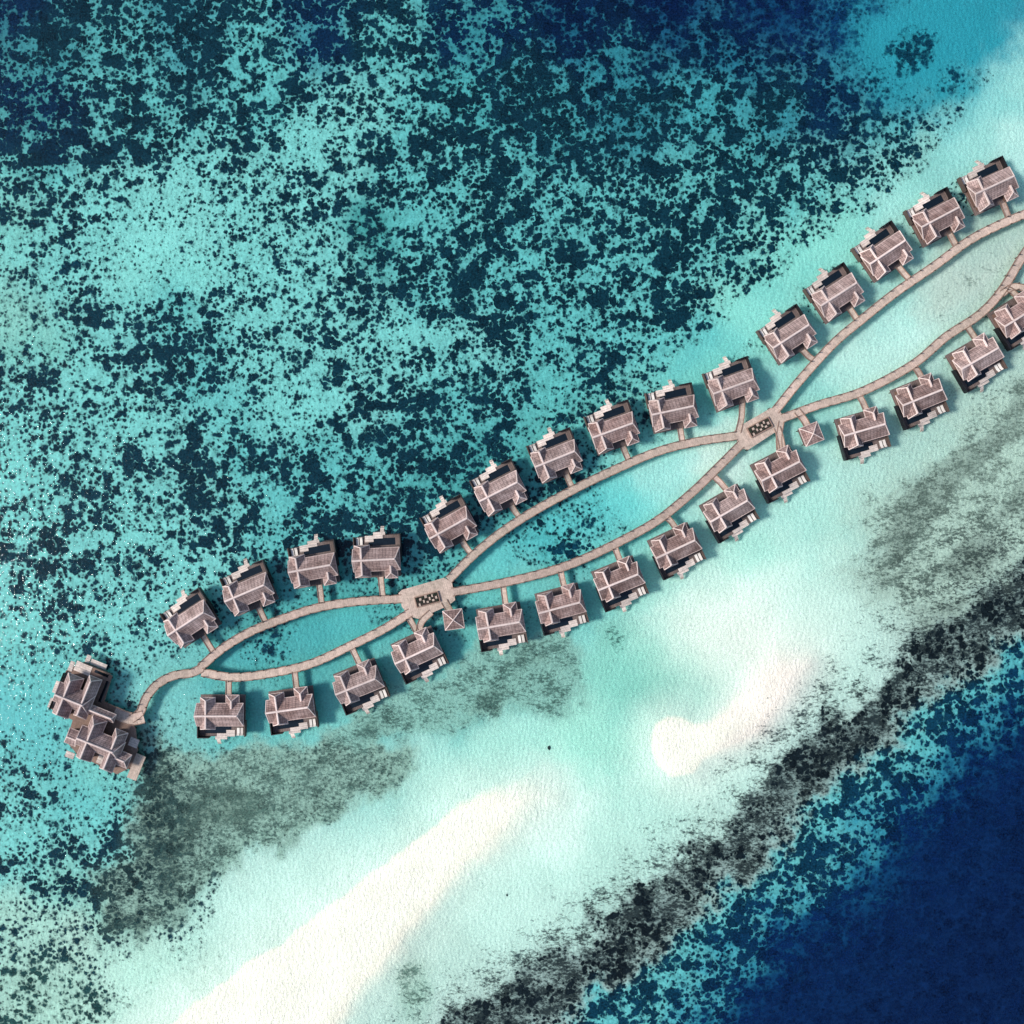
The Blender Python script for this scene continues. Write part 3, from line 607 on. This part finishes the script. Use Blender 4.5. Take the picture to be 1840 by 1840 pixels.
# fine growth
mp=N.n('ShaderNodeMapping'); mp.inputs['Rotation'].default_value=(0,0,math.radians(-35)); mp.inputs['Scale'].default_value=(0.62,1.1,1); N.l(pos,mp.inputs['Vector'])
g1=N.noise(mp.outputs[0],1.3,5,0.76,0.2,'2D'); g2=N.noise(mp.outputs[0],0.26,3,0.6,0,'2D')
gc=N.math('ADD',N.math('MULTIPLY',g1,0.64),N.math('MULTIPLY',g2,0.36))
gt=N.math('MULTIPLY_ADD',gn,-0.42,0.73)
gfac=N.math('ADD',N.math('DIVIDE',N.math('SUBTRACT',gc,gt),0.12),0.5,clamp=True)
gfac=N.math('MULTIPLY',gfac,N.math('MULTIPLY',gn,8.0,clamp=True))
gfac=N.math('MULTIPLY',gfac,0.92)
tot=N.math('MAXIMUM',fac,gfac)
v1=N.noise(pos,0.09,4,0.6,0,'2D'); v2=N.noise(pos,1.9,3,0.78,0,'2D'); v3=N.noise(pos,0.4,3,0.6,0,'2D')
var=N.math('ADD',N.math('MULTIPLY_ADD',N.math('SUBTRACT',v1,0.5),0.24,1.07),N.math('MULTIPLY',N.math('SUBTRACT',v2,0.5),0.8))
mamp=N.math('MULTIPLY_ADD',amp,0.7,0.08)
var=N.math('ADD',var,N.math('MULTIPLY',N.math('SUBTRACT',v3,0.5),mamp))
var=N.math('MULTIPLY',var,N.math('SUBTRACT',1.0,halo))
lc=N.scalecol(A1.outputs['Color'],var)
dv=N.math('MULTIPLY_ADD',N.math('ADD',N.math('MULTIPLY',v2,0.6),N.math('MULTIPLY',g1,0.4)),4.8,-1.6)
dv=N.math('ADD',dv,N.math('MULTIPLY',c1,0.55))
dc=N.scalecol(A2.outputs['Color'],N.math('MAXIMUM',dv,0.2))
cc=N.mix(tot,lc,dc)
N.l(cc,b.inputs['Base Color']); b.inputs['Roughness'].default_value=1.0; b.inputs['Specular IOR Level'].default_value=0.0
rip=N.noise(mp.outputs[0],2.1,2,0.6,0.6,'2D')
bp=N.n('ShaderNodeBump'); bp.inputs['Strength'].default_value=0.5; bp.inputs['Distance'].default_value=0.34; N.l(rip,bp.inputs['Height']); N.l(bp.outputs[0],b.inputs['Normal'])
me.materials.append(m)

# ------------------------------------------------------------------ water surface
wm=bpy.data.meshes.new('sea_water'); L=6000
wm.from_pydata([(-L,-L,0),(L,-L,0),(L,L,0),(-L,L,0)],[],[(0,1,2,3)])
m=bpy.data.materials.new('sea_water'); m.use_nodes=True; nt=m.node_tree; nt.nodes.clear(); N=NT(nt)
out=N.n('ShaderNodeOutputMaterial'); tr=N.n('ShaderNodeBsdfTransparent'); gl=N.n('ShaderNodeBsdfGlossy'); gl.inputs['Roughness'].default_value=0.05
tr.inputs[0].default_value=(0.99,0.997,1,1)
fr=N.n('ShaderNodeFresnel'); fr.inputs['IOR'].default_value=1.33
geo=N.n('ShaderNodeNewGeometry'); mp=N.n('ShaderNodeMapping'); mp.inputs['Rotation'].default_value=(0,0,math.radians(35)); mp.inputs['Scale'].default_value=(1,0.45,1); N.l(geo.outputs['Position'],mp.inputs[0])
nn=N.noise(mp.outputs[0],1.3,3,0.6,0.4,'2D')
bp=N.n('ShaderNodeBump'); bp.inputs['Strength'].default_value=1.0; bp.inputs['Distance'].default_value=0.07; N.l(nn,bp.inputs['Height'])
N.l(bp.outputs[0],gl.inputs['Normal']); N.l(bp.outputs[0],fr.inputs['Normal'])
mx=N.n('ShaderNodeMixShader'); N.l(fr.outputs[0],mx.inputs[0]); N.l(tr.outputs[0],mx.inputs[1]); N.l(gl.outputs[0],mx.inputs[2]); N.l(mx.outputs[0],out.inputs[0])
wm.materials.append(m)
wo=obj('water',wm); wo['kind']='structure'; wo['category']='water'; wo['label']='clear rippled turquoise lagoon water surface'

# ------------------------------------------------------------------ light, sky, camera
EL=45; AZ=-95
w=bpy.data.worlds.new('World'); scene.world=w; w.use_nodes=True; nt=w.node_tree
sky=nt.nodes.new('ShaderNodeTexSky'); sky.sky_type='NISHITA'; sky.sun_disc=False; sky.sun_elevation=math.radians(EL); sky.sun_rotation=math.radians(AZ)
nt.links.new(sky.outputs[0],nt.nodes['Background'].inputs[0]); nt.nodes['Background'].inputs[1].default_value=0.15
sl=bpy.data.lights.new('sun','SUN'); sl.energy=3.95; sl.angle=math.radians(13); sl.color=(1,0.955,0.90)
so=bpy.data.objects.new('sun',sl); col.objects.link(so)
d=Vector((math.sin(math.radians(AZ))*math.cos(math.radians(EL)),math.cos(math.radians(AZ))*math.cos(math.radians(EL)),math.sin(math.radians(EL))))
so.rotation_euler=d.to_track_quat('Z','Y').to_euler()
cam=bpy.data.cameras.new('camera'); cam.sensor_width=36; cam.lens=36*CAMH/(1840*S); cam.clip_end=20000; cam.clip_start=1
co=bpy.data.objects.new('camera',cam); col.objects.link(co); co.location=(0,0,CAMH); co.rotation_euler=(0,0,0)
scene.camera=co
scene.view_settings.view_transform='Standard'; scene.view_settings.look='None'; scene.view_settings.exposure=0
